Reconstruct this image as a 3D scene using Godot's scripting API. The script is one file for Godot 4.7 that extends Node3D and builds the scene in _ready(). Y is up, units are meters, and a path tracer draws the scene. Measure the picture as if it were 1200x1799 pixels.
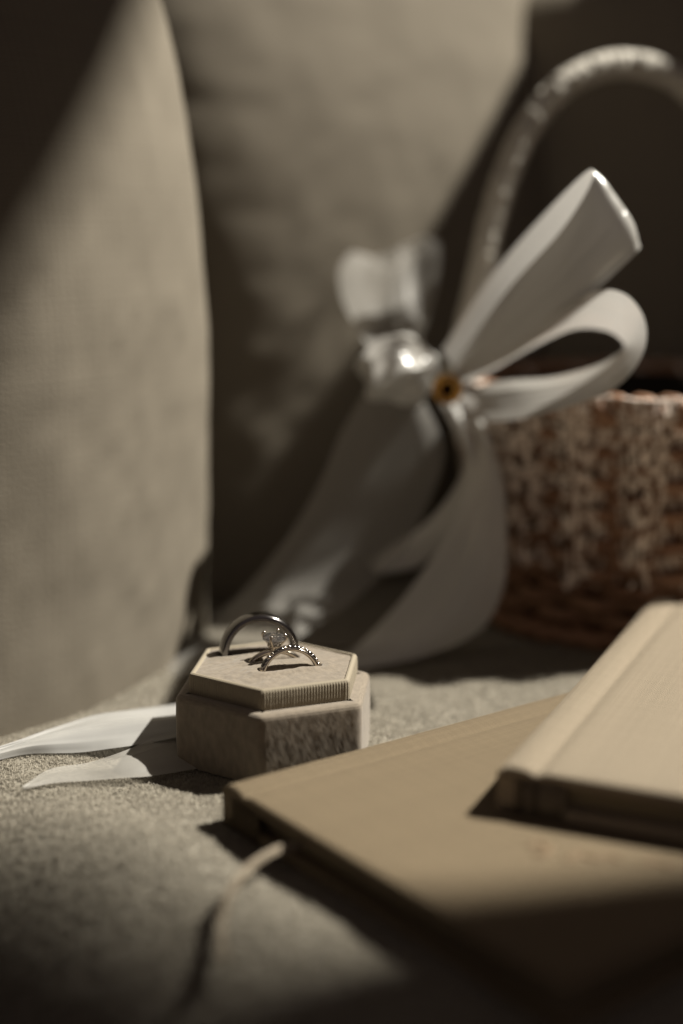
extends Node3D
# A ring box, two notebooks and a small ribboned basket on a low upholstered chair, lit by hard light from the right.

const SUN := Vector3(0.6147, 0.7660, -0.1879)
var used := {}
var rng := RandomNumberGenerator.new()
var rough_noise := FastNoiseLite.new()
var soft_noise := FastNoiseLite.new()
var M := {}

# ---------------------------------------------------------------- helpers

func numbered(called: String, parent: Node) -> String:
	var key := str(parent.get_instance_id()) + called
	used[key] = used.get(key, -1) + 1
	return called if used[key] == 0 else "%s_%03d" % [called, used[key]]

func part(called: String, mesh: Mesh, m: Material, parent: Node = self) -> MeshInstance3D:
	var o := MeshInstance3D.new()
	o.name = numbered(called, parent)
	o.mesh = mesh
	o.material_override = m
	parent.add_child(o, true)
	return o

func thing(called: String, label: String, category: String, group := "") -> Node3D:
	var o := Node3D.new()
	o.name = numbered(called, self)
	add_child(o, true)
	return tag(o, label, category, group)

func tag(o: Node3D, label: String, category: String, group := "") -> Node3D:
	o.set_meta("label", label)
	o.set_meta("category", category)
	if group:
		o.set_meta("group", group)
	return o

func lin(r: float, g: float, b: float) -> Color:
	return Color(r, g, b).linear_to_srgb()

func dye(r: float, g: float, b: float) -> Color:
	return lin(r * 0.62, g * 0.62, b * 0.62)

func mat(c: Color, rough := 0.9, spec := 0.3) -> StandardMaterial3D:
	var m := StandardMaterial3D.new()
	m.albedo_color = c
	m.roughness = rough
	m.metallic_specular = spec
	return m

func textured(m: StandardMaterial3D, albedo: Texture2D, height: Texture2D, relief_cm: float, tile: float) -> StandardMaterial3D:
	if albedo:
		m.albedo_texture = albedo
	if height:
		m.heightmap_enabled = true
		m.heightmap_texture = height
		m.heightmap_scale = relief_cm
	m.uv1_scale = Vector3(1.0 / tile, 1.0 / tile, 1.0)
	return m

# A surface over u and v in 0..1; uv in metres comes from size; out tells which way the outside lies.
func sheet(nu: int, nv: int, f: Callable, size := Vector2(1, 1), flip := false, keep = null) -> ArrayMesh:
	var v := PackedVector3Array()
	var n := PackedVector3Array()
	var t := PackedVector2Array()
	var idx := PackedInt32Array()
	var h := 0.0004
	for j in nv + 1:
		for i in nu + 1:
			var a := float(i) / nu
			var b := float(j) / nv
			var p: Vector3 = f.call(a, b)
			var du: Vector3 = f.call(a + h, b) - f.call(a - h, b)
			var dv: Vector3 = f.call(a, b + h) - f.call(a, b - h)
			var c := dv.cross(du)
			if c.length_squared() < 1e-22:
				du = f.call(a + h, clampf(b, 0.01, 0.99)) - f.call(a - h, clampf(b, 0.01, 0.99))
				c = dv.cross(du)
			c = c.normalized() if c.length_squared() > 0.0 else Vector3.UP
			v.append(p)
			n.append(-c if flip else c)
			t.append(Vector2(a * size.x, b * size.y))
	for j in nv:
		for i in nu:
			if keep != null and not keep.call((i + 0.5) / nu, (j + 0.5) / nv):
				continue
			var q := [j * (nu + 1) + i, j * (nu + 1) + i + 1, (j + 1) * (nu + 1) + i + 1, (j + 1) * (nu + 1) + i]
			for k: Array in [[0, 1, 2], [0, 2, 3]]:
				var g := (v[q[k[1]]] - v[q[k[0]]]).cross(v[q[k[2]]] - v[q[k[0]]])
				var turned := g.dot(n[q[k[0]]] + n[q[k[1]]] + n[q[k[2]]]) > 0.0
				idx.append_array([q[k[0]], q[k[2]], q[k[1]]] if turned else [q[k[0]], q[k[1]], q[k[2]]])
	var arr := []
	arr.resize(Mesh.ARRAY_MAX)
	arr[Mesh.ARRAY_VERTEX] = v
	arr[Mesh.ARRAY_NORMAL] = n
	arr[Mesh.ARRAY_TEX_UV] = t
	arr[Mesh.ARRAY_INDEX] = idx
	var out := ArrayMesh.new()
	out.add_surface_from_arrays(Mesh.PRIMITIVE_TRIANGLES, arr)
	return out

func spline(pts: Array, t: float) -> Vector3:
	var s := clampf(t, 0.0, 1.0) * (pts.size() - 1)
	var i := mini(int(s), pts.size() - 2)
	var p0: Vector3 = pts[maxi(i - 1, 0)]
	var p1: Vector3 = pts[i]
	var p2: Vector3 = pts[i + 1]
	var p3: Vector3 = pts[mini(i + 2, pts.size() - 1)]
	var f := s - i
	return 0.5 * (2.0 * p1 + (p2 - p0) * f + (2.0 * p0 - 5.0 * p1 + 4.0 * p2 - p3) * f * f + (3.0 * p1 - p0 - 3.0 * p2 + p3) * f * f * f)

# A ribbon between two edge curves; it bows across its width and carries long soft creases.
func ribbon(a: Array, b: Array, bow: float, crease: float, seed_at: float, n := 70) -> ArrayMesh:
	var f := func(u: float, v: float) -> Vector3:
		var ea := spline(a, v)
		var eb := spline(b, v)
		var along := spline(a, minf(v + 0.01, 1.0)) + spline(b, minf(v + 0.01, 1.0)) - spline(a, maxf(v - 0.01, 0.0)) - spline(b, maxf(v - 0.01, 0.0))
		var up := along.cross(eb - ea).normalized()
		var w := u * 2.0 - 1.0
		var wave := soft_noise.get_noise_3d(u * 46.0 + seed_at, v * 30.0, seed_at * 3.7)
		wave += 0.45 * soft_noise.get_noise_3d(u * 120.0 + seed_at, v * 70.0, seed_at * 9.1)
		wave += 0.16 * soft_noise.get_noise_3d(u * 420.0, v * 26.0, seed_at * 5.3)
		return ea.lerp(eb, u) + up * (bow * (1.0 - w * w) + crease * wave)
	return sheet(16, n, f, Vector2(0.03, 0.15))

# A tube of given radii along a path of points (closed when wrapped).
func tube(path: Callable, rx: float, ry: float, across: Vector3, ns: int, nr := 10, bump = null) -> ArrayMesh:
	var f := func(u: float, v: float) -> Vector3:
		var p: Vector3 = path.call(v)
		var d: Vector3 = (path.call(v + 0.002) - path.call(v - 0.002)).normalized()
		var side := d.cross(across).normalized()
		var other := side.cross(d)
		var k: float = bump.call(u, v) if bump != null else 1.0
		return p + (side * rx * cos(u * TAU) + other * ry * sin(u * TAU)) * k
	return sheet(nr, ns, f, Vector2(TAU * rx, 0.3))

func ball(c: Vector3, r: Vector3, nu := 12, nv := 8, bump = null) -> ArrayMesh:
	var f := func(u: float, v: float) -> Vector3:
		var d := Vector3(cos(u * TAU) * sin(v * PI), -cos(v * PI), sin(u * TAU) * sin(v * PI))
		return c + d * r * (float(bump.call(d)) if bump != null else 1.0)
	return sheet(nu, nv, f, Vector2(r.x * 6.0, r.x * 3.0), true)

# Rounded polygon: [point, normal, length so far] every step along it.
func rounded(corners: Array, r: float, step: float) -> Array:
	var out := []
	var run := 0.0
	var n := corners.size()
	for i in n:
		var p: Vector2 = corners[i]
		var a: Vector2 = (corners[(i + n - 1) % n] - p).normalized()
		var b: Vector2 = (corners[(i + 1) % n] - p).normalized()
		var half := acos(clampf(a.dot(b), -1.0, 1.0)) / 2.0
		var cut := r / tan(half)
		var c := p + (a + b).normalized() * (r / sin(half))
		var from := (p + a * cut - c).angle()
		var turn := wrapf((p + b * cut - c).angle() - from, -PI, PI)
		var steps := maxi(3, int(absf(turn) * r / step))
		for k in steps:
			var d := Vector2.from_angle(from + turn * k / steps)
			out.append([c + d * r, d, run])
			run += absf(turn) * r / steps
		var next: Vector2 = corners[(i + 1) % n]
		var na: Vector2 = -b
		var nb: Vector2 = (corners[(i + 2) % n] - next).normalized()
		var ncut := r / tan(acos(clampf(na.dot(nb), -1.0, 1.0)) / 2.0)
		var s := p + b * cut
		var e := next + na * ncut
		var m := maxi(2, int(s.distance_to(e) / step))
		var d2 := Vector2.from_angle(from + turn)
		for k in m:
			out.append([s.lerp(e, float(k) / m), d2, run])
			run += s.distance_to(e) / m
	return out

# A ring of wall swept round a rounded polygon: profile holds (outward, y) pairs.
func wall_round(loop: Array, profile: Array, wobble: Callable) -> ArrayMesh:
	var n := loop.size()
	var f := func(u: float, v: float) -> Vector3:
		var x := fposmod(u, 1.0) * n
		var i := int(x) % n
		var e: Array = loop[i]
		var g: Array = loop[(i + 1) % n]
		var fr := x - floorf(x)
		var p: Vector2 = e[0].lerp(g[0], fr)
		var d: Vector2 = e[1].lerp(g[1], fr).normalized()
		var s := clampf(v, 0.0, 1.0) * (profile.size() - 1)
		var k := mini(int(s), profile.size() - 2)
		var q: Vector2 = profile[k].lerp(profile[k + 1], s - k)
		var off: float = q.x + wobble.call(e[2], v, q.y)
		return Vector3(p.x + d.x * off, q.y, p.y + d.y * off)
	return sheet(n, (profile.size() - 1) * 5, f, Vector2(0.14, 0.03), true)

# ---------------------------------------------------------------- textures

func weave(size: int, threads: int, seed_at: int, contrast: float) -> Array:
	var hi := Image.create(size, size, false, Image.FORMAT_RGB8)
	var co := Image.create(size, size, false, Image.FORMAT_RGB8)
	var r := RandomNumberGenerator.new()
	r.seed = seed_at
	var warp := []
	var weft := []
	for i in threads:
		warp.append(r.randf_range(1.0 - contrast, 1.0))
		weft.append(r.randf_range(1.0 - contrast, 1.0))
	for y in size:
		for x in size:
			var fx := float(x) / size * threads
			var fy := float(y) / size * threads
			var ix := int(fx)
			var iy := int(fy)
			var a := sin(fposmod(fx, 1.0) * PI)
			var b := sin(fposmod(fy, 1.0) * PI)
			var over := (ix + iy) % 2 == 0
			var top := a * (0.55 + 0.45 * b) if over else b * (0.55 + 0.45 * a)
			var tone: float = warp[ix] if over else weft[iy]
			hi.set_pixel(x, y, Color(top, top, top))
			var c := tone * (0.86 + 0.14 * top)
			co.set_pixel(x, y, Color(c, c, c))
	return [ImageTexture.create_from_image(co), ImageTexture.create_from_image(hi)]

func speckle(size: int, freq: float, seed_at: int, low: float, high: float, octaves := 4) -> ImageTexture:
	var n := FastNoiseLite.new()
	n.seed = seed_at
	n.frequency = freq
	n.noise_type = FastNoiseLite.TYPE_SIMPLEX_SMOOTH
	n.fractal_octaves = octaves
	var im := n.get_seamless_image(size, size)
	im.convert(Image.FORMAT_RGB8)
	for y in size:
		for x in size:
			var k := lerpf(low, high, im.get_pixel(x, y).r)
			im.set_pixel(x, y, Color(k, k, k))
	return ImageTexture.create_from_image(im)

func make_materials() -> void:
	var linen := weave(512, 64, 3, 0.04)
	var cloth := weave(512, 40, 8, 0.07)
	var wool := speckle(512, 0.03, 5, 0.88, 1.0)
	var nap := speckle(512, 0.022, 9, 0.0, 1.0, 5)
	var crushed := speckle(512, 0.008, 12, 0.84, 1.0, 4)
	M.linen = textured(mat(dye(0.345, 0.302, 0.238), 0.95, 0.15), linen[0], nap, 0.002, 0.020)
	M.wool = textured(mat(dye(0.40, 0.365, 0.30), 1.0, 0.1), wool, nap, 0.016, 0.03)
	M.pile = mat(dye(0.55, 0.50, 0.41), 1.0, 0.1)
	M.pile.backlight_enabled = true
	M.pile.backlight = lin(0.36, 0.33, 0.28)
	M.velvet = textured(mat(dye(0.375, 0.31, 0.235), 0.8, 0.25), crushed, nap, 0.003, 0.012)
	M.velvet.rim_enabled = true
	M.velvet.rim = 1.0
	M.velvet.rim_tint = 0.25
	M.velvet_side = M.velvet.duplicate()
	M.velvet_side.heightmap_scale = 0.0008
	M.faille = mat(dye(0.42, 0.36, 0.265), 0.7, 0.3)
	M.faille.rim_enabled = true
	M.faille.rim = 0.3
	M.book = textured(mat(dye(0.405, 0.312, 0.197), 0.8, 0.3), cloth[0], cloth[1], 0.02, 0.014)
	M.book2 = textured(mat(dye(0.62, 0.51, 0.37), 0.8, 0.3), cloth[0], cloth[1], 0.02, 0.014)
	M.page = mat(dye(0.36, 0.30, 0.2), 0.9, 0.2)
	M.satin = mat(dye(0.64, 0.62, 0.575), 0.28, 0.75)
	M.satin.backlight_enabled = true
	M.satin.backlight = lin(0.30, 0.29, 0.275)
	M.silk = mat(dye(0.58, 0.57, 0.545), 0.5, 0.3)
	M.sheer = mat(Color(dye(0.74, 0.71, 0.65), 0.40), 0.45, 0.5)
	M.sheer.transparency = BaseMaterial3D.TRANSPARENCY_ALPHA
	M.sheer.backlight_enabled = true
	M.sheer.backlight = lin(0.4, 0.39, 0.36)
	M.veil = M.sheer.duplicate()
	M.veil.albedo_color.a = 0.6
	M.gauze = M.satin.duplicate()
	M.gauze.transparency = BaseMaterial3D.TRANSPARENCY_ALPHA
	M.gauze.albedo_color = Color(dye(0.92, 0.90, 0.85), 0.8)
	M.silk.transparency = BaseMaterial3D.TRANSPARENCY_ALPHA
	M.silk.albedo_color.a = 0.82
	M.marker = mat(dye(0.42, 0.35, 0.26), 0.8, 0.3)
	M.gun = mat(lin(0.20, 0.19, 0.185), 0.16, 0.5)
	M.gun.metallic = 1.0
	M.gold = mat(lin(0.60, 0.54, 0.46), 0.16, 0.5)
	M.gold.metallic = 1.0
	M.stone = mat(Color(0.97, 0.97, 0.97, 0.02), 0.02, 0.5)
	M.stone.refraction_enabled = true
	M.stone.refraction_scale = 0.14
	M.brass = mat(lin(0.65, 0.36, 0.10), 0.25, 0.5)
	M.brass.metallic = 1.0
	M.stamp = mat(dye(0.27, 0.19, 0.115), 0.6, 0.3)
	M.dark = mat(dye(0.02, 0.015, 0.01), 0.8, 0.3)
	M.cane = textured(mat(dye(0.56, 0.31, 0.185), 0.55, 0.4), crushed, nap, 0.03, 0.03)
	M.cane2 = textured(mat(dye(0.46, 0.24, 0.14), 0.55, 0.4), crushed, nap, 0.03, 0.03)
	M.wrap = mat(dye(0.68, 0.63, 0.54), 0.75, 0.45)
	M.lace = mat(lin(0.70, 0.60, 0.52), 0.7, 0.3)
	M.drape = mat(dye(0.3, 0.27, 0.22), 0.95, 0.1)

# ---------------------------------------------------------------- chair

func seat_y(x: float, z: float) -> float:
	var s := -0.64 * x + 0.77 * z - 0.05
	var y := -9.0 * pow(maxf(s, 0.0), 2.0) * smoothstep(0.06, -0.02, x) if s < 0.05 else (-0.0225 - 0.9 * (s - 0.05)) * smoothstep(0.06, -0.02, x)
	y += 0.0011 * soft_noise.get_noise_2d(x * 900.0, z * 900.0) * smoothstep(0.02, 0.06, Vector2(x, z).length())
	y += 0.0002 * soft_noise.get_noise_2d(x * 4200.0 + 50.0, z * 4200.0)
	return y

func channel(chair: Node3D, from: Vector2, to: Vector2, top_a: float, top_b: float, bulge: float, rake: float, lap: float) -> void:
	var d := (to - from).normalized()
	var a := from - d * lap
	var b := to + d * lap
	var inward := Vector2(-d.y, d.x)
	var f := func(u: float, v: float) -> Vector3:
		var top := lerpf(top_a, top_b, smoothstep(0.38, 0.74, u) if top_b < top_a - 0.1 else u)
		var w := clampf(u, 0.0, 1.0) * 2.0 - 1.0
		var pillow := pow(maxf(1.0 - pow(absf(w), 2.3), 0.0), 0.55)
		var y := 0.0
		var back := 0.0
		var thick := 0.055
		var round_r := thick / 2.0
		if v < 0.6:
			y = lerpf(-0.04, top - round_r, v / 0.6)
		elif v < 0.8:
			var t := (v - 0.6) / 0.2 * PI
			y = top - round_r + sin(t) * round_r
			back = (1.0 - cos(t)) * round_r
		else:
			y = lerpf(top - round_r, -0.15, (v - 0.8) / 0.2)
			back = thick
		var lean := 0.03 * maxf(y, 0.0) + rake * pow(maxf(y - 0.12, 0.0), 2.0)
		var puff := bulge * pillow * (1.0 if back == 0.0 else maxf(0.0, 1.0 - back / thick))
		puff *= 0.55 + 0.45 * sin(clampf(y / 0.24, 0.0, 1.0) * PI * 0.75 + 0.45)
		var wob := (0.0009 if rake > 1.0 and a.x > -0.06 else 0.0018) * soft_noise.get_noise_3d(u * 60.0, y * 420.0, a.x * 900.0) + 0.0007 * soft_noise.get_noise_3d(u * 260.0, y * 1900.0, a.x * 900.0)
		var p := a.lerp(b, u) + inward * (puff + wob - back - lean)
		return Vector3(p.x, y, p.y)
	part("back_channel", sheet(56, 90, f, Vector2(0.125, 0.62), true), M.linen, chair)

func make_chair() -> void:
	var chair := thing("armchair", "oatmeal linen barrel armchair with padded vertical channels and a woolly seat", "armchair")
	var f := func(u: float, v: float) -> Vector3:
		var x := lerpf(-0.26, 0.36, u)
		var z := lerpf(-0.26, 0.34, v)
		return Vector3(x, seat_y(x, z), z)
	part("seat_cushion", sheet(300, 300, f, Vector2(0.62, 0.60)), M.wool, chair)
	var g := [Vector2(-0.13, 0.25), Vector2(-0.114, 0.118), Vector2(-0.090, -0.010), Vector2(-0.037, -0.110), Vector2(0.096, -0.237), Vector2(0.215, -0.225), Vector2(0.315, -0.110), Vector2(0.35, 0.04), Vector2(0.36, 0.2)]
	var tops := [[0.2, 0.26], [0.26, 0.34], [0.36, 0.36], [0.36, 0.33], [0.222, 0.258], [0.36, 0.12], [0.12, 0.11], [0.11, 0.10]]
	for i in g.size() - 1:
		channel(chair, Vector2(-0.042, -0.152) if i == 3 else g[i], g[i + 1], tops[i][0], tops[i][1], 0.029 if i == 3 else 0.030, 1.5 if i < 4 else 0.15, 0.010 if i < 4 else 0.024)
	# the woolly nap: short curled hairs all over the seat
	var st := SurfaceTool.new()
	st.begin(Mesh.PRIMITIVE_TRIANGLES)
	for k in 6:
		var yaw := rng.randf() * TAU
		var l := rng.randf_range(0.0005, 0.0010)
		var o := Vector3(rng.randf_range(-1, 1), 0, rng.randf_range(-1, 1)) * 0.0009
		var d := Vector3(cos(yaw), 0, sin(yaw))
		var s := Vector3(-d.z, 0, d.x) * 0.00009
		var p0 := o - Vector3.UP * 0.0003
		var p1 := o + d * l * 0.35 + Vector3.UP * l * rng.randf_range(0.35, 0.7)
		var p2 := o + d * l * rng.randf_range(0.6, 1.1) + Vector3.UP * l * rng.randf_range(0.1, 0.6)
		for t: Array in [[p0 - s, p1 - s, p0 + s], [p0 + s, p1 - s, p1 + s], [p1 - s, p2, p1 + s]]:
			for q: Vector3 in t:
				st.set_normal(Vector3(d.x * 0.4, 0.9, d.z * 0.4).normalized())
				st.add_vertex(q)
	var mm := MultiMesh.new()
	mm.transform_format = MultiMesh.TRANSFORM_3D
	mm.mesh = st.commit()
	var places: Array[Transform3D] = []
	for k in 72000:
		var z := rng.randf_range(-0.09, 0.14)
		var x := rng.randf_range(-0.085, 0.10)
		places.append(Transform3D(Basis(Vector3.UP, rng.randf() * TAU).scaled(Vector3.ONE * rng.randf_range(0.6, 1.2)), Vector3(x, seat_y(x, z), z)))
	mm.instance_count = places.size()
	for k in places.size():
		mm.set_instance_transform(k, places[k])
	var pile := MultiMeshInstance3D.new()
	pile.name = "wool_nap"
	pile.multimesh = mm
	pile.material_override = M.pile
	pile.set_meta("kind", "stuff")
	chair.add_child(pile, true)

func make_curtain() -> void:
	# A drape pulled aside beyond the right edge of the picture: its edge bounds the light.
	var a := Vector3(sin(deg_to_rad(19.0)), 0, cos(deg_to_rad(19.0)))
	var b := a.cross(SUN)
	if b.y < 0.0:
		b = -b
	var lamp := SUN * 4.0
	var edge := [Vector2(-0.40, 0.20), Vector2(-0.20, 0.152), Vector2(-0.073, 0.1275), Vector2(-0.021, 0.109), Vector2(0.006, 0.072), Vector2(0.030, 0.048), Vector2(0.055, 0.034), Vector2(0.078, 0.024), Vector2(0.097, 0.014), Vector2(0.104, -0.015), Vector2(0.112, -0.10), Vector2(0.13, -0.40)]
	var inner := []
	var outer := []
	for e: Vector2 in edge:
		var p := a * e.x + b * e.y
		var away := p + (a * e.x + b * (e.y + 0.1)).normalized() * 0.55
		inner.append(p + (lamp - p) * ((0.62 - p.x) / (lamp.x - p.x)))
		outer.append(away + (lamp - away) * ((0.62 - away.x) / (lamp.x - away.x)))
	var f := func(u: float, v: float) -> Vector3:
		return spline(inner, u).lerp(spline(outer, u), v) + Vector3(0.014 * sin(v * 26.0 + u * 3.0) * v, 0, 0)
	var o := part("window_curtain", sheet(60, 60, f), M.drape)
	tag(o, "plain linen curtain drawn aside at the window right of the armchair", "curtain")

# ---------------------------------------------------------------- ring box and rings

func make_ring_box() -> void:
	var box := thing("ring_box", "small hexagonal taupe velvet ring box standing open beside the notebooks", "ring box")
	var hex := [Vector2(20.4, -7.2), Vector2(17.6, 13.4), Vector2(-2.75, 20.6), Vector2(-20.4, 7.2), Vector2(-17.6, -13.4), Vector2(2.75, -20.6)]
	var big := []
	var small := []
	for h: Vector2 in hex:
		big.append(h * 0.001 * 1.175)
		small.append(h * 0.001 * 1.01)
	var still := func(s: float, _v: float, y: float) -> float:
		return 0.000006 * rough_noise.get_noise_2d(s * 14000.0, y * 14000.0) + 0.000012 * soft_noise.get_noise_2d(s * 16000.0, y * 16000.0)
	part("velvet_base", wall_round(rounded(big, 0.0022, 0.0006), [Vector2(-0.02, 0.0002), Vector2(-0.0006, 0.0002), Vector2(0, 0.0008), Vector2(0.0001, 0.006), Vector2(0.0001, 0.012), Vector2(0, 0.0166), Vector2(-0.0002, 0.0173), Vector2(-0.0007, 0.0178), Vector2(-0.0014, 0.018), Vector2(-0.003, 0.018), Vector2(-0.008, 0.018)], still), M.velvet_side, box)
	box.rotation_degrees.y = 2.0
	var ribs := func(s: float, v: float, y: float) -> float:
		return 0.00008 * cos(s / 0.00072 * TAU) * smoothstep(0.0230, 0.0222, y) * (1.0 if v < 0.6 else 0.0)
	part("ribbed_collar", wall_round(rounded(small, 0.0011, 0.00009), [Vector2(0, 0.0181), Vector2(0.0001, 0.0195), Vector2(0.0001, 0.0212), Vector2(0, 0.0224), Vector2(-0.00025, 0.0229), Vector2(-0.0007, 0.02315), Vector2(-0.0011, 0.0231), Vector2(-0.0014, 0.0227), Vector2(-0.0015, 0.021)], ribs), M.faille, box)
	var inner := []
	for h: Vector2 in hex:
		inner.append(h * 0.001 * 0.965)
	var loop := rounded(inner, 0.0012, 0.0006)
	var slots := [[Vector2(-0.0131, -0.0074), Vector2(0.0049, -0.0118), 0.0013], [Vector2(-0.0030, 0.0068), Vector2(0.0108, 0.0020), 0.0006], [Vector2(-0.0055, -0.0010), Vector2(0.0052, -0.0041), 0.0006]]
	var f := func(u: float, v: float) -> Vector3:
		var x := fposmod(u, 1.0) * loop.size()
		var i := int(x) % loop.size()
		var e: Vector2 = loop[i][0].lerp(loop[(i + 1) % loop.size()][0], x - floorf(x))
		var p := e * clampf(v, 0.0, 1.0)
		var y := 0.0227 + 0.0008 * (1.0 - v * v) - 0.0002 * smoothstep(0.95, 1.0, v)
		for s: Array in slots:
			var q := Geometry2D.get_closest_point_to_segment(p, s[0], s[1])
			var d := p.distance_to(q)
			y += -0.0016 * exp(-pow(d / s[2], 2.0)) + 0.0004 * exp(-pow((d - 0.0026) / 0.0016, 2.0))
		y += 0.00012 * rough_noise.get_noise_2d(p.x * 7000.0, p.y * 7000.0) + 0.0002 * soft_noise.get_noise_2d(p.x * 5000.0, p.y * 5000.0)
		return Vector3(p.x, y, p.y)
	part("velvet_pad", sheet(240, 80, f, Vector2(0.12, 0.02)), M.velvet, box)

func hoop(c: Vector3, foot: Vector3, lean: Vector3, r: float, profile: Callable, n := 120) -> ArrayMesh:
	var e1 := foot.normalized()
	var e2 := (lean - e1 * lean.dot(e1)).normalized()
	var e3 := e1.cross(e2)
	var f := func(u: float, v: float) -> Vector3:
		var q: Vector2 = profile.call(u)
		var d := e1 * cos(v * TAU) + e2 * sin(v * TAU)
		return c + d * (r + q.x) + e3 * q.y
	return sheet(20, n, f, Vector2(0.01, 0.06))

func make_rings() -> void:
	var band := part("wedding_band", hoop(Vector3(-0.0044, 0.0231, -0.0096), Vector3(0.0180, 0.0, -0.0044), Vector3(0.02, 1.0, -0.05), 0.0090,
		func(u: float) -> Vector2:
			var c := cos(u * TAU)
			var s := sin(u * TAU)
			return Vector2(0.0011 * signf(c) * pow(absf(c), 0.75), 0.0026 * signf(s) * pow(absf(s), 0.6)), 140), M.gun)
	tag(band, "plain wide dark metal wedding band standing in the back slot of the ring box", "ring")
	# engagement ring
	var er := thing("engagement_ring", "engagement ring with one round clear stone held in prongs, standing in the ring box", "ring")
	var c := Vector3(-0.0004, 0.0174, -0.0026)
	var e1 := Vector3(0.0097, 0.0, -0.0029).normalized()
	var up := Vector3(-0.07, 1.0, 0.12).normalized()
	part("band", hoop(c, e1, up, 0.0083, func(u: float) -> Vector2: return Vector2(0.0007 * cos(u * TAU), 0.0008 * sin(u * TAU)), 100), M.gold, er)
	up = (up - e1 * up.dot(e1)).normalized()
	var e3 := e1.cross(up)
	var head := c + up * 0.0088
	var at := func(r: float, a: float, h: float) -> Vector3:
		return head + (e1 * cos(a) + e3 * sin(a)) * r + up * h
	var rs := 0.0030
	var gi := 0.0030
	# the stone, flat facets
	var st := SurfaceTool.new()
	st.begin(Mesh.PRIMITIVE_TRIANGLES)
	st.set_smooth_group(-1)
	var rings := [[0.56, 0.0009, 0.0], [0.80, 0.00055, 0.5], [1.0, 0.0001, 0.0], [1.0, -0.0001, 0.0], [0.55, -0.0013, 0.5], [0.02, -0.0025, 0.0]]
	var mid := head + up * (gi - 0.0005)
	for k in rings.size() - 1:
		for i in 16:
			var q := []
			for t: Array in [[k, i], [k, i + 1], [k + 1, i + 1], [k + 1, i]]:
				var row: Array = rings[t[0]]
				q.append(at.call(rs * row[0], (t[1] + row[2]) * TAU / 16.0, gi + row[1]))
			for t: Array in [[0, 1, 2], [0, 2, 3]]:
				var nrm: Vector3 = (q[t[1]] - q[t[0]]).cross(q[t[2]] - q[t[0]])
				var order := [t[0], t[2], t[1]] if nrm.dot(q[t[0]] - mid) > 0.0 else t
				for j: int in order:
					st.add_vertex(q[j])
	for i in 16:
		var q := [at.call(0.0, 0.0, gi + 0.0009), at.call(rs * 0.56, i * TAU / 16.0, gi + 0.0009), at.call(rs * 0.56, (i + 1) * TAU / 16.0, gi + 0.0009)]
		var nrm: Vector3 = (q[1] - q[0]).cross(q[2] - q[0])
		for j: int in ([0, 2, 1] if nrm.dot(up) > 0.0 else [0, 1, 2]):
			st.add_vertex(q[j])
	st.generate_normals()
	part("clear_stone", st.commit(), M.stone, er)
	for k in 4:
		var a := k * PI / 2.0 + 0.55
		var pts := [at.call(0.0006, a, -0.0002), at.call(0.0014, a, 0.0011), at.call(0.0026, a, 0.0026), at.call(0.00315, a, 0.0035), at.call(0.0027, a, 0.0040)]
		part("prong", tube(func(v: float) -> Vector3: return spline(pts, v), 0.00032, 0.00032, at.call(1.0, a + PI / 2.0, 0.0) - head, 14, 8), M.gold, er)
		part("prong_tip", ball(pts[4], Vector3.ONE * 0.00048), M.gold, er)
	part("under_gallery", hoop(head + up * 0.0011, e1, e3, 0.0015, func(u: float) -> Vector2: return Vector2(0.0003 * cos(u * TAU), 0.0003 * sin(u * TAU)), 40), M.gold, er)
	# slim band set with stones, in front of it
	var br := thing("beaded_band", "slim ring set with tiny clear stones, in front of the solitaire in the ring box", "ring")
	var f1 := Vector3(0.0138, 0.0, -0.0048).normalized()
	var up2 := Vector3(0.05, 1.0, -0.16)
	up2 = (up2 - f1 * up2.dot(f1)).normalized()
	var c2 := Vector3(0.0040, 0.0206, 0.0044)
	part("band", hoop(c2, f1, up2, 0.0072, func(u: float) -> Vector2: return Vector2(0.00055 * cos(u * TAU), 0.0007 * sin(u * TAU)), 100), M.gold, br)
	var bead := ball(Vector3.ZERO, Vector3.ONE * 0.00062, 8, 6)
	var marq := ball(Vector3.ZERO, Vector3(0.0011, 0.00055, 0.0008), 10, 6)
	for k in 17:
		var ang := deg_to_rad(22.0 + k * 8.5)
		var d := f1 * cos(ang) + up2 * sin(ang)
		var pair := k % 4 < 2
		var o := part("small_stone", bead if pair else marq, M.gold if pair else M.gun, br)
		o.transform = Transform3D(Basis(d.cross(f1.cross(up2)), d, f1.cross(up2)), c2 + d * 0.0077)

# ---------------------------------------------------------------- notebooks

func drop(d: float, b: float) -> float:
	return 0.0 if d >= b else b - sqrt(maxf(b * b - (b - d) * (b - d), 0.0))

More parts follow.
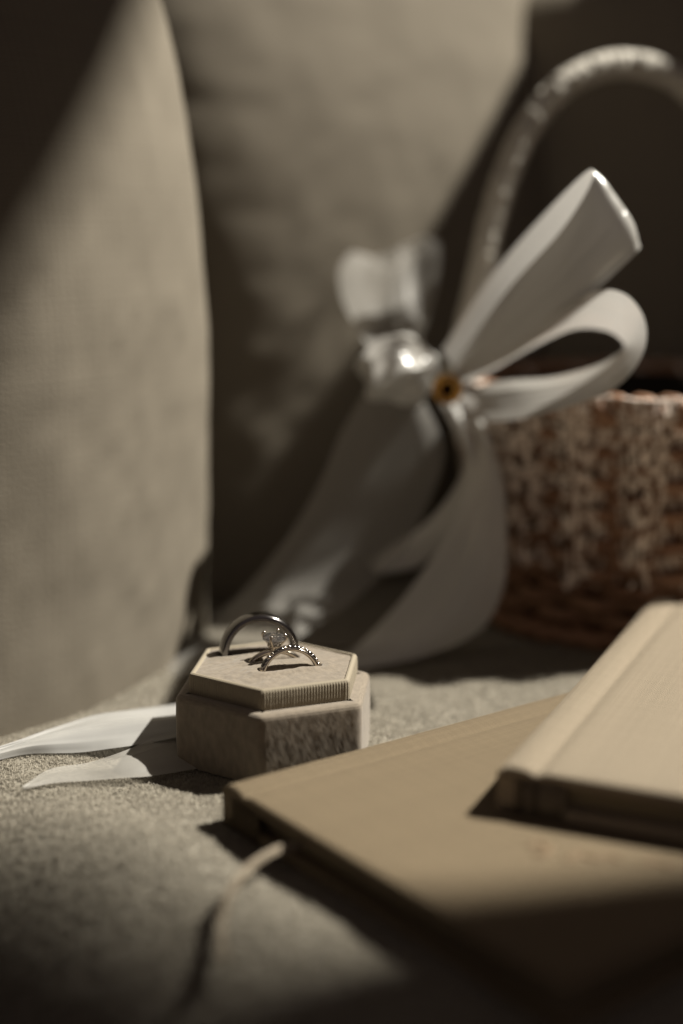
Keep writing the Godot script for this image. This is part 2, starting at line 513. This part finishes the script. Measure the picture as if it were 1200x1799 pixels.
# A board with rounded upper edges and a pressed hinge line.
func board(x0: float, x1: float, z0: float, z1: float, y0: float, y1: float, b: float, hinge: float) -> ArrayMesh:
	var xs := [x0, x0, x0 + b * 0.12, x0 + b * 0.35, x0 + b * 0.7, x0 + b]
	for k in range(1, 12):
		xs.append(x0 + b + 0.0012 * k)
	for k in range(1, 14):
		xs.append(lerpf(x0 + b + 0.0132, x1 - b, k / 14.0))
	xs.append_array([x1 - b, x1 - b * 0.7, x1 - b * 0.35, x1 - b * 0.12, x1, x1])
	var zs := [z0, z0, z0 + b * 0.12, z0 + b * 0.35, z0 + b * 0.7, z0 + b]
	for k in range(1, 20):
		zs.append(lerpf(z0 + b, z1 - b, k / 20.0))
	zs.append_array([z1 - b, z1 - b * 0.7, z1 - b * 0.35, z1 - b * 0.12, z1, z1])
	var st := SurfaceTool.new()
	st.begin(Mesh.PRIMITIVE_TRIANGLES)
	var nx := xs.size()
	var nz := zs.size()
	for j in nz:
		for i in nx:
			var x: float = xs[i]
			var zz: float = zs[j]
			var d := minf(minf(x - x0, x1 - x), minf(zz - z0, z1 - zz))
			var y := y1 - drop(d, b)
			if hinge > 0.0:
				y -= 0.0008 * exp(-pow((x - hinge) / 0.0013, 2.0)) - 0.0003 * exp(-pow((x - hinge + 0.0045) / 0.0025, 2.0))
			y += 0.0001 * soft_noise.get_noise_2d(x * 900.0, zz * 900.0)
			if i == 0 or j == 0 or i == nx - 1 or j == nz - 1:
				y = y0
			st.set_uv(Vector2(x, zz))
			st.add_vertex(Vector3(x, y, zz))
	for j in nz - 1:
		for i in nx - 1:
			var q := j * nx + i
			for k: int in [q, q + 1, q + nx + 1, q, q + nx + 1, q + nx]:
				st.add_index(k)
	var base := nx * nz
	for p: Vector2 in [Vector2(x0, z0), Vector2(x1, z0), Vector2(x1, z1), Vector2(x0, z1)]:
		st.set_uv(p)
		st.add_vertex(Vector3(p.x, y0, p.y))
	for k: int in [0, 2, 1, 0, 3, 2]:
		st.add_index(base + k)
	st.generate_normals()
	return st.commit()

func make_book(label: String, corner: Vector3, along: Vector3, roll: float, w: float, l: float, t: float, cloth: Material) -> Node3D:
	var o := thing("notebook", label, "notebook", "cloth notebooks on the seat")
	var zx := along.normalized()
	var xx := Vector3.UP.cross(zx).normalized()
	if xx.z < 0.0 and xx.x < 0.0:
		xx = -xx
	# local x across the cover, local z along the spine from the corner that shows
	xx = xx.rotated(zx, roll)
	var yy := zx.cross(xx)
	if yy.y < 0.0:
		yy = -yy
	o.transform = Transform3D(Basis(xx, yy, zx), corner)
	part("front_cover", board(0.0012, w, 0.0, l, t - 0.0024, t, 0.0011, 0.0085), cloth, o)
	var back := part("back_cover", board(0.0012, w, 0.0, l, 0.0, 0.0023, 0.0008, 0.0), cloth, o)
	back.position.y = 0.0002
	part("spine", board(0.0, 0.0052, 0.0, l, 0.0, t - 0.0005, 0.0014, 0.0), cloth, o)
	var leaves := func(u: float, v: float) -> Vector3:
		var a := u * 4.0
		var x0 := 0.0032
		var x1 := w - 0.0032
		var z0 := 0.0030
		var z1 := l - 0.0030
		var q := [Vector2(x0, z0), Vector2(x1, z0), Vector2(x1, z1), Vector2(x0, z1), Vector2(x0, z0)]
		var i := clampi(int(a), 0, 3)
		var p: Vector2 = q[i].lerp(q[i + 1], a - i)
		return Vector3(p.x, lerpf(0.0024, t - 0.0025, v), p.y)
	var sheets := part("page_block", sheet(64, 12, leaves, Vector2(0.5, t)), M.page, o)
	return o

func make_books() -> void:
	var t1 := 0.0094
	var lower := make_book("tan cloth notebook lying flat on the seat beneath the other notebook", Vector3(-0.0096, 0.0001, 0.0429), Vector3(0.0832, 0, -0.0616), 0.0, 0.1035, 0.148, t1, M.book)
	var upper := make_book("paler beige cloth notebook stacked askew on top of the tan notebook", Vector3(0.0484, 0.0097, 0.0582), Vector3(0.0613, 0, -0.136), 0.0, 0.1035, 0.149, 0.0098, M.book2)
	upper.name = "notebook_001"
	var strokes := [[Vector3(0.0529, 0.0095, 0.0752), Vector3(0.0552, 0.0095, 0.0734), Vector3(0.0566, 0.0095, 0.0760), Vector3(0.0551, 0.0095, 0.0790), Vector3(0.0537, 0.0095, 0.0778)], [Vector3(0.0595, 0.0095, 0.0815), Vector3(0.0626, 0.0095, 0.0785), Vector3(0.0649, 0.0095, 0.0805), Vector3(0.0677, 0.0095, 0.0793), Vector3(0.0697, 0.0095, 0.0815)], [Vector3(0.0737, 0.0095, 0.0835), Vector3(0.0762, 0.0095, 0.0815), Vector3(0.0781, 0.0095, 0.0840), Vector3(0.0804, 0.0095, 0.0823)]]
	for stroke: Array in strokes:
		var line := part("stamped_stroke", tube(func(v: float) -> Vector3: return spline(stroke, v), 0.0009, 0.0003, Vector3.UP, 24, 6), M.stamp, lower)
		line.transform = lower.transform.affine_inverse()
	# the marker ribbon that comes out of the lower book and curls over the seat
	var a := [Vector3(0.0089, 0.0055, 0.0630), Vector3(0.0038, 0.0058, 0.0664), Vector3(-0.0016, 0.0050, 0.0725), Vector3(-0.0054, 0.0036, 0.0810), Vector3(-0.0067, 0.0006, 0.0866), Vector3(-0.0056, -0.0014, 0.0998)]
	var b := [Vector3(0.0089, 0.0042, 0.0642), Vector3(0.0038, 0.0043, 0.0674), Vector3(-0.0009, 0.0033, 0.0725), Vector3(-0.0042, 0.0020, 0.0808), Vector3(-0.0054, -0.0006, 0.0876), Vector3(-0.0042, -0.0032, 0.0978)]
	var o := part("ribbon_marker", ribbon(a, b, 0.0002, 0.0003, 4.0), M.marker, lower)
	o.transform = lower.transform.affine_inverse()

# ---------------------------------------------------------------- basket

const BASKET := Vector3(0.117, 0.0, -0.134)

func basket_r(y: float) -> float:
	var t := clampf(y / 0.075, 0.0, 1.0)
	return 0.0455 + 0.0105 * t * t + 0.003 * pow(1.0 - t, 4.0)

func make_basket() -> void:
	var o := thing("wicker_basket", "small brown wicker basket with lace trim and a tall white wrapped handle", "basket")
	var n := 13
	for k in 15:
		var y := 0.0035 + 0.0049 * k
		var path := func(v: float) -> Vector3:
			var a := v * TAU
			var r := basket_r(y) + 0.0023 * sin(a * n + k * PI)
			return BASKET + Vector3(cos(a) * r, y + 0.0005 * soft_noise.get_noise_2d(a * 40.0, k * 30.0), sin(a) * r)
		part("woven_strand", tube(path, 0.0024, 0.0023, Vector3.UP, 150, 7), M.cane if k % 3 else M.cane2, o)
	for k in n * 2:
		var a := (k + 0.5) * TAU / (n * 2) - TAU / (n * 4) * 1.0
		var path := func(v: float) -> Vector3:
			var y := v * 0.074
			var r := basket_r(y)
			return BASKET + Vector3(cos(a) * r, y, sin(a) * r)
		part("stake", tube(path, 0.0019, 0.0019, Vector3(-sin(a), 0, cos(a)), 10, 7), M.cane2, o)
	for k in 2:
		var path := func(v: float) -> Vector3:
			var a := v * TAU
			var tw := a * 22.0 + k * PI
			var r := basket_r(0.075) + 0.0026 * cos(tw)
			return BASKET + Vector3(cos(a) * r, 0.0755 + 0.0026 * sin(tw), sin(a) * r)
		part("rim_braid", tube(path, 0.0026, 0.0026, Vector3.UP, 220, 7), M.cane, o)
	var foot := func(v: float) -> Vector3:
		var a := v * TAU
		return BASKET + Vector3(cos(a) * 0.0530, 0.003 + 0.0006 * sin(a * 40.0), sin(a) * 0.0530)
	part("foot_braid", tube(foot, 0.0031, 0.0031, Vector3.UP, 200, 8), M.cane2, o)
	var lining := func(u: float, v: float) -> Vector3:
		var r := basket_r(v * 0.074) - 0.0045
		return BASKET + Vector3(cos(u * TAU) * r, 0.003 + v * 0.074, sin(u * TAU) * r)
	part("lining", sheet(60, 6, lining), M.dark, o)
	var floor_disc := func(u: float, v: float) -> Vector3:
		return BASKET + Vector3(cos(u * TAU) * 0.047 * v, 0.002, sin(u * TAU) * 0.047 * v)
	part("bottom", sheet(40, 3, floor_disc), M.cane2, o)
	# lace hanging in pleats over the rim, openwork cut through it
	var lace := func(u: float, v: float) -> Vector3:
		var a := u * TAU
		var over := clampf((v - 0.86) / 0.14, 0.0, 1.0)
		var low := 0.019 + 0.003 * absf(sin(a * 31.0)) + 0.026 * soft_noise.get_noise_1d(a * 34.0)
		var y := lerpf(low, 0.0795, clampf(v / 0.86, 0.0, 1.0))
		var pleat := 0.0064 * sin(a * 15.0 + 1.6 * soft_noise.get_noise_1d(a * 40.0) * 3.0) * (1.0 - 0.6 * v) + 0.0012 * soft_noise.get_noise_2d(a * 160.0, v * 60.0)
		var r := basket_r(y) + 0.0062 + pleat
		if over > 0.0:
			r -= 0.009 * over
			y += 0.0016 * sin(over * PI) - 0.004 * over
		return BASKET + Vector3(cos(a) * r, y, sin(a) * r)
	var holes := func(u: float, v: float) -> bool:
		var x := u * 64.0
		var y := v * 10.0
		var cx := x - floorf(x) - 0.5
		var cy := y - floorf(y) - 0.5
		var r := sqrt(cx * cx + cy * cy)
		var petal := 0.30 + 0.12 * cos(atan2(cy, cx) * 6.0)
		if v > 0.9:
			return true
		if soft_noise.get_noise_2d(u * 6500.0, v * 420.0) < lerpf(0.16, -0.40, v):
			return false
		return r < petal or r > 0.47 or absf(r - 0.40) < 0.03
	part("lace_trim", sheet(1100, 120, lace, Vector2(0.35, 0.05), true, holes), M.lace, o)
	# handle
	var arch := [Vector3(0.0525, 0.0724, -0.1360), Vector3(0.0576, 0.0931, -0.1374), Vector3(0.0624, 0.1136, -0.1387), Vector3(0.0658, 0.1301, -0.1396), Vector3(0.0708, 0.1465, -0.1410), Vector3(0.0784, 0.1620, -0.1430), Vector3(0.0916, 0.1757, -0.1465), Vector3(0.1095, 0.1810, -0.1510), Vector3(0.1282, 0.1766, -0.1555), Vector3(0.1431, 0.1631, -0.1590), Vector3(0.1526, 0.1473, -0.1610), Vector3(0.1594, 0.1302, -0.1624), Vector3(0.1645, 0.1128, -0.1633), Vector3(0.1715, 0.0911, -0.1646), Vector3(0.1790, 0.0689, -0.1660)]
	var wrapped := func(u: float, v: float) -> float:
		var s := fposmod(v * 34.0 + u, 1.0)
		return 1.0 + 0.03 * s + 0.10 * rough_noise.get_noise_2d(u * 60.0, v * 2600.0)
	part("handle", tube(func(v: float) -> Vector3: return spline(arch, v), 0.0044, 0.0052, Vector3(0, 0, 1), 300, 14, wrapped), M.wrap, o)
	part("brass_eyelet", hoop(Vector3(0.0486, 0.0801, -0.0940), Vector3(1, 0, 0.3), Vector3(0, 1, 0), 0.0033, func(u: float) -> Vector2: return Vector2(0.0014 * cos(u * TAU), 0.0018 * sin(u * TAU)), 40), M.brass, o)
	part("eyelet_core", ball(Vector3(0.0488, 0.0798, -0.0970), Vector3(0.003, 0.003, 0.002)), M.dark, o)

# ---------------------------------------------------------------- ribbon bow

func make_bow() -> void:
	var o := thing("ribbon_bow", "white satin ribbon bow with long trailing tails tied to the basket handle", "bow")
	# upper right loop: out along the back, folded at its tip, home along the front
	part("loop", ribbon(
		[Vector3(0.0471, 0.0914, -0.1020), Vector3(0.0622, 0.1152, -0.0960), Vector3(0.0755, 0.1327, -0.0830), Vector3(0.0844, 0.1437, -0.0660), Vector3(0.0844, 0.1406, -0.0600), Vector3(0.0772, 0.1274, -0.0660), Vector3(0.0642, 0.1104, -0.0800), Vector3(0.0508, 0.0874, -0.0980)],
		[Vector3(0.0516, 0.0844, -0.1020), Vector3(0.0731, 0.1013, -0.0960), Vector3(0.0886, 0.1120, -0.0830), Vector3(0.0976, 0.1223, -0.0660), Vector3(0.0960, 0.1202, -0.0600), Vector3(0.0819, 0.1060, -0.0660), Vector3(0.0671, 0.0920, -0.0800), Vector3(0.0534, 0.0825, -0.0980)], 0.0016, 0.0011, 1.0, 110), M.satin, o)
	part("loop", ribbon(
		[Vector3(0.0514, 0.0748, -0.0980), Vector3(0.0571, 0.0724, -0.0840), Vector3(0.0691, 0.0747, -0.0720), Vector3(0.0821, 0.0799, -0.0620), Vector3(0.0925, 0.0858, -0.0550), Vector3(0.0982, 0.0951, -0.0520), Vector3(0.0980, 0.1040, -0.0520), Vector3(0.0931, 0.1104, -0.0550), Vector3(0.0857, 0.1108, -0.0600), Vector3(0.0766, 0.1049, -0.0680), Vector3(0.0648, 0.0935, -0.0820), Vector3(0.0539, 0.0830, -0.0980)],
		[Vector3(0.0516, 0.0782, -0.1020), Vector3(0.0562, 0.0808, -0.0940), Vector3(0.0651, 0.0833, -0.0900), Vector3(0.0787, 0.0850, -0.0840), Vector3(0.0910, 0.0892, -0.0780), Vector3(0.0975, 0.0939, -0.0750), Vector3(0.0964, 0.0970, -0.0750), Vector3(0.0918, 0.0992, -0.0770), Vector3(0.0837, 0.0989, -0.0810), Vector3(0.0730, 0.0931, -0.0870), Vector3(0.0621, 0.0857, -0.0940), Vector3(0.0532, 0.0802, -0.1000)], -0.0008, 0.0007, 2.0, 120), M.satin, o)
	part("loop", ribbon(
		[Vector3(0.0264, 0.0878, -0.1160), Vector3(0.0205, 0.0964, -0.1300), Vector3(0.0166, 0.1050, -0.1420), Vector3(0.0161, 0.1132, -0.1500), Vector3(0.0207, 0.1188, -0.1570), Vector3(0.0282, 0.1149, -0.1580), Vector3(0.0338, 0.1009, -0.1480), Vector3(0.0378, 0.0883, -0.1280)],
		[Vector3(0.0408, 0.0896, -0.1160), Vector3(0.0454, 0.1010, -0.1300), Vector3(0.0486, 0.1125, -0.1420), Vector3(0.0498, 0.1215, -0.1500), Vector3(0.0471, 0.1249, -0.1570), Vector3(0.0418, 0.1222, -0.1580), Vector3(0.0424, 0.1038, -0.1480), Vector3(0.0433, 0.0883, -0.1280)], 0.0030, 0.0022, 3.0, 90), M.sheer, o)
	var knot := func(d: Vector3) -> float:
		var s := d.x * 0.55 - d.y * 0.83
		return 1.0 + 0.13 * sin(s * 7.0 + 1.2 * d.z) * (1.0 - 0.3 * absf(d.y)) + 0.045 * soft_noise.get_noise_3d(d.x * 60.0, d.y * 60.0, d.z * 60.0)
	part("knot", ball(Vector3(0.0339, 0.0843, -0.1080), Vector3(0.0118, 0.0112, 0.0105), 64, 40, knot), M.satin, o)
	part("knot_wrap", ribbon([Vector3(0.0221, 0.0867, -0.1050), Vector3(0.0268, 0.0948, -0.0960), Vector3(0.0344, 0.0963, -0.0940), Vector3(0.0429, 0.0920, -0.1000), Vector3(0.0469, 0.0840, -0.1060)], [Vector3(0.0235, 0.0782, -0.1020), Vector3(0.0295, 0.0831, -0.0920), Vector3(0.0361, 0.0863, -0.0910), Vector3(0.0421, 0.0850, -0.0960), Vector3(0.0456, 0.0780, -0.1040)], 0.0016, 0.0010, 6.0, 50), M.satin, o)
	# the long sheer tail that sweeps down and left over the seat
	part("tail", ribbon(
		[Vector3(0.0235, 0.0777, -0.1060), Vector3(0.0161, 0.0653, -0.1050), Vector3(0.0093, 0.0494, -0.1030), Vector3(-0.0014, 0.0320, -0.0990), Vector3(-0.0164, 0.0151, -0.0930), Vector3(-0.0321, 0.0043, -0.0800), Vector3(-0.0396, -0.0018, -0.0600)],
		[Vector3(0.0422, 0.0751, -0.1060), Vector3(0.0485, 0.0601, -0.1040), Vector3(0.0441, 0.0441, -0.1020), Vector3(0.0352, 0.0285, -0.0980), Vector3(0.0208, 0.0159, -0.0900), Vector3(0.0028, 0.0078, -0.0740), Vector3(-0.0113, 0.0010, -0.0540)], 0.0022, 0.0009, 7.0, 130), M.sheer, o)
	part("tail_end", ribbon(
		[Vector3(-0.0226, 0.0038, -0.0295), Vector3(-0.0305, 0.0042, -0.0246), Vector3(-0.0396, 0.0046, -0.0203), Vector3(-0.0479, 0.0040, -0.0162), Vector3(-0.0561, 0.0028, -0.0089), Vector3(-0.0641, 0.0016, 0.0012), Vector3(-0.0740, 0.0012, 0.0119)],
		[Vector3(-0.0199, 0.0038, -0.0025), Vector3(-0.0271, 0.0036, 0.0026), Vector3(-0.0360, 0.0030, 0.0045), Vector3(-0.0444, 0.0022, 0.0044), Vector3(-0.0536, 0.0016, 0.0043), Vector3(-0.0631, 0.0012, 0.0056), Vector3(-0.0735, 0.0010, 0.0140)], 0.0012, 0.0024, 17.0, 70), M.silk, o)
	# broad right tail that drops, turns and lies behind the box, its cut end showing at the left
	part("tail", ribbon(
		[Vector3(0.0534, 0.0769, -0.0980), Vector3(0.0560, 0.0701, -0.0940), Vector3(0.0576, 0.0603, -0.0910), Vector3(0.0531, 0.0459, -0.0880), Vector3(0.0450, 0.0315, -0.0850), Vector3(0.0328, 0.0156, -0.0810), Vector3(0.0182, 0.0028, -0.0760), Vector3(-0.0003, -0.0028, -0.0630)],
		[Vector3(0.0575, 0.0769, -0.0980), Vector3(0.0612, 0.0657, -0.0900), Vector3(0.0651, 0.0509, -0.0850), Vector3(0.0659, 0.0360, -0.0810), Vector3(0.0650, 0.0226, -0.0780), Vector3(0.0583, 0.0102, -0.0750), Vector3(0.0420, 0.0035, -0.0720), Vector3(0.0164, -0.0003, -0.0660)], 0.0020, 0.0013, 9.0, 110), M.gauze, o)
	part("tail", ribbon(
		[Vector3(0.0464, 0.0755, -0.1020), Vector3(0.0515, 0.0663, -0.0980), Vector3(0.0542, 0.0594, -0.0950), Vector3(0.0509, 0.0485, -0.0980), Vector3(0.0424, 0.0370, -0.1010), Vector3(0.0326, 0.0295, -0.1020), Vector3(0.0255, 0.0235, -0.1020)],
		[Vector3(0.0517, 0.0755, -0.1020), Vector3(0.0564, 0.0663, -0.0980), Vector3(0.0572, 0.0579, -0.0900), Vector3(0.0552, 0.0461, -0.0920), Vector3(0.0484, 0.0326, -0.0960), Vector3(0.0406, 0.0240, -0.0980), Vector3(0.0286, 0.0213, -0.0990)], 0.0012, 0.0008, 11.0, 80), M.gauze, o)
	part("tail_end", ribbon(
		[Vector3(-0.0214, 0.0028, -0.0170), Vector3(-0.0301, 0.0042, 0.0010), Vector3(-0.0364, 0.0045, 0.0104), Vector3(-0.0452, 0.0020, 0.0121), Vector3(-0.0533, 0.0018, 0.0160), Vector3(-0.0576, 0.0008, 0.0254)],
		[Vector3(-0.0184, 0.0010, 0.0133), Vector3(-0.0278, 0.0018, 0.0195), Vector3(-0.0348, 0.0020, 0.0214), Vector3(-0.0434, 0.0014, 0.0221), Vector3(-0.0511, 0.0011, 0.0234), Vector3(-0.0568, 0.0008, 0.0264)], 0.0008, 0.0006, 13.0, 70), M.veil, o)

# ---------------------------------------------------------------- the scene

func _ready() -> void:
	rng.seed = 77
	var cam := Camera3D.new()
	cam.name = "camera"
	cam.position = Vector3(0.0164, 0.1277, 0.3319)
	cam.rotation_degrees = Vector3(-11.3567, 0, 0)
	var lens := CameraAttributesPhysical.new()
	lens.frustum_focal_length = 12.0 / tan(deg_to_rad(20.0))
	lens.frustum_focus_distance = 0.3460 - 0.006
	lens.frustum_near = 0.01
	lens.frustum_far = 50.0
	lens.exposure_aperture = lens.frustum_focal_length / 15.0
	cam.attributes = lens
	cam.fov = 40.0
	cam.near = 0.01
	cam.far = 50.0
	add_child(cam)
	cam.current = true
	var env := Environment.new()
	env.background_mode = Environment.BG_COLOR
	env.background_color = lin(0.100, 0.081, 0.077)
	env.tonemap_mode = Environment.TONE_MAPPER_LINEAR
	env.tonemap_exposure = 1.0
	env.sdfgi_enabled = true
	env.ssao_enabled = true
	env.ssil_enabled = true
	var we := WorldEnvironment.new()
	we.name = "environment"
	we.environment = env
	add_child(we)
	var lamp := SpotLight3D.new()
	lamp.name = "hard_lamp"
	lamp.position = SUN * 4.0
	lamp.light_color = Color(1.0, 0.98, 0.935)
	lamp.light_energy = 47.0
	lamp.light_size = 0.034
	lamp.spot_range = 8.0
	lamp.spot_attenuation = 2.0
	lamp.spot_angle = 14.0
	lamp.spot_angle_attenuation = 0.2
	lamp.shadow_enabled = true
	add_child(lamp)
	lamp.look_at(Vector3.ZERO)
	rough_noise.seed = 4
	rough_noise.frequency = 0.05
	rough_noise.fractal_octaves = 3
	soft_noise.seed = 21
	soft_noise.frequency = 0.02
	soft_noise.noise_type = FastNoiseLite.TYPE_SIMPLEX_SMOOTH
	soft_noise.fractal_octaves = 2
	make_materials()
	make_chair()
	make_curtain()
	make_ring_box()
	make_rings()
	make_books()
	make_basket()
	make_bow()
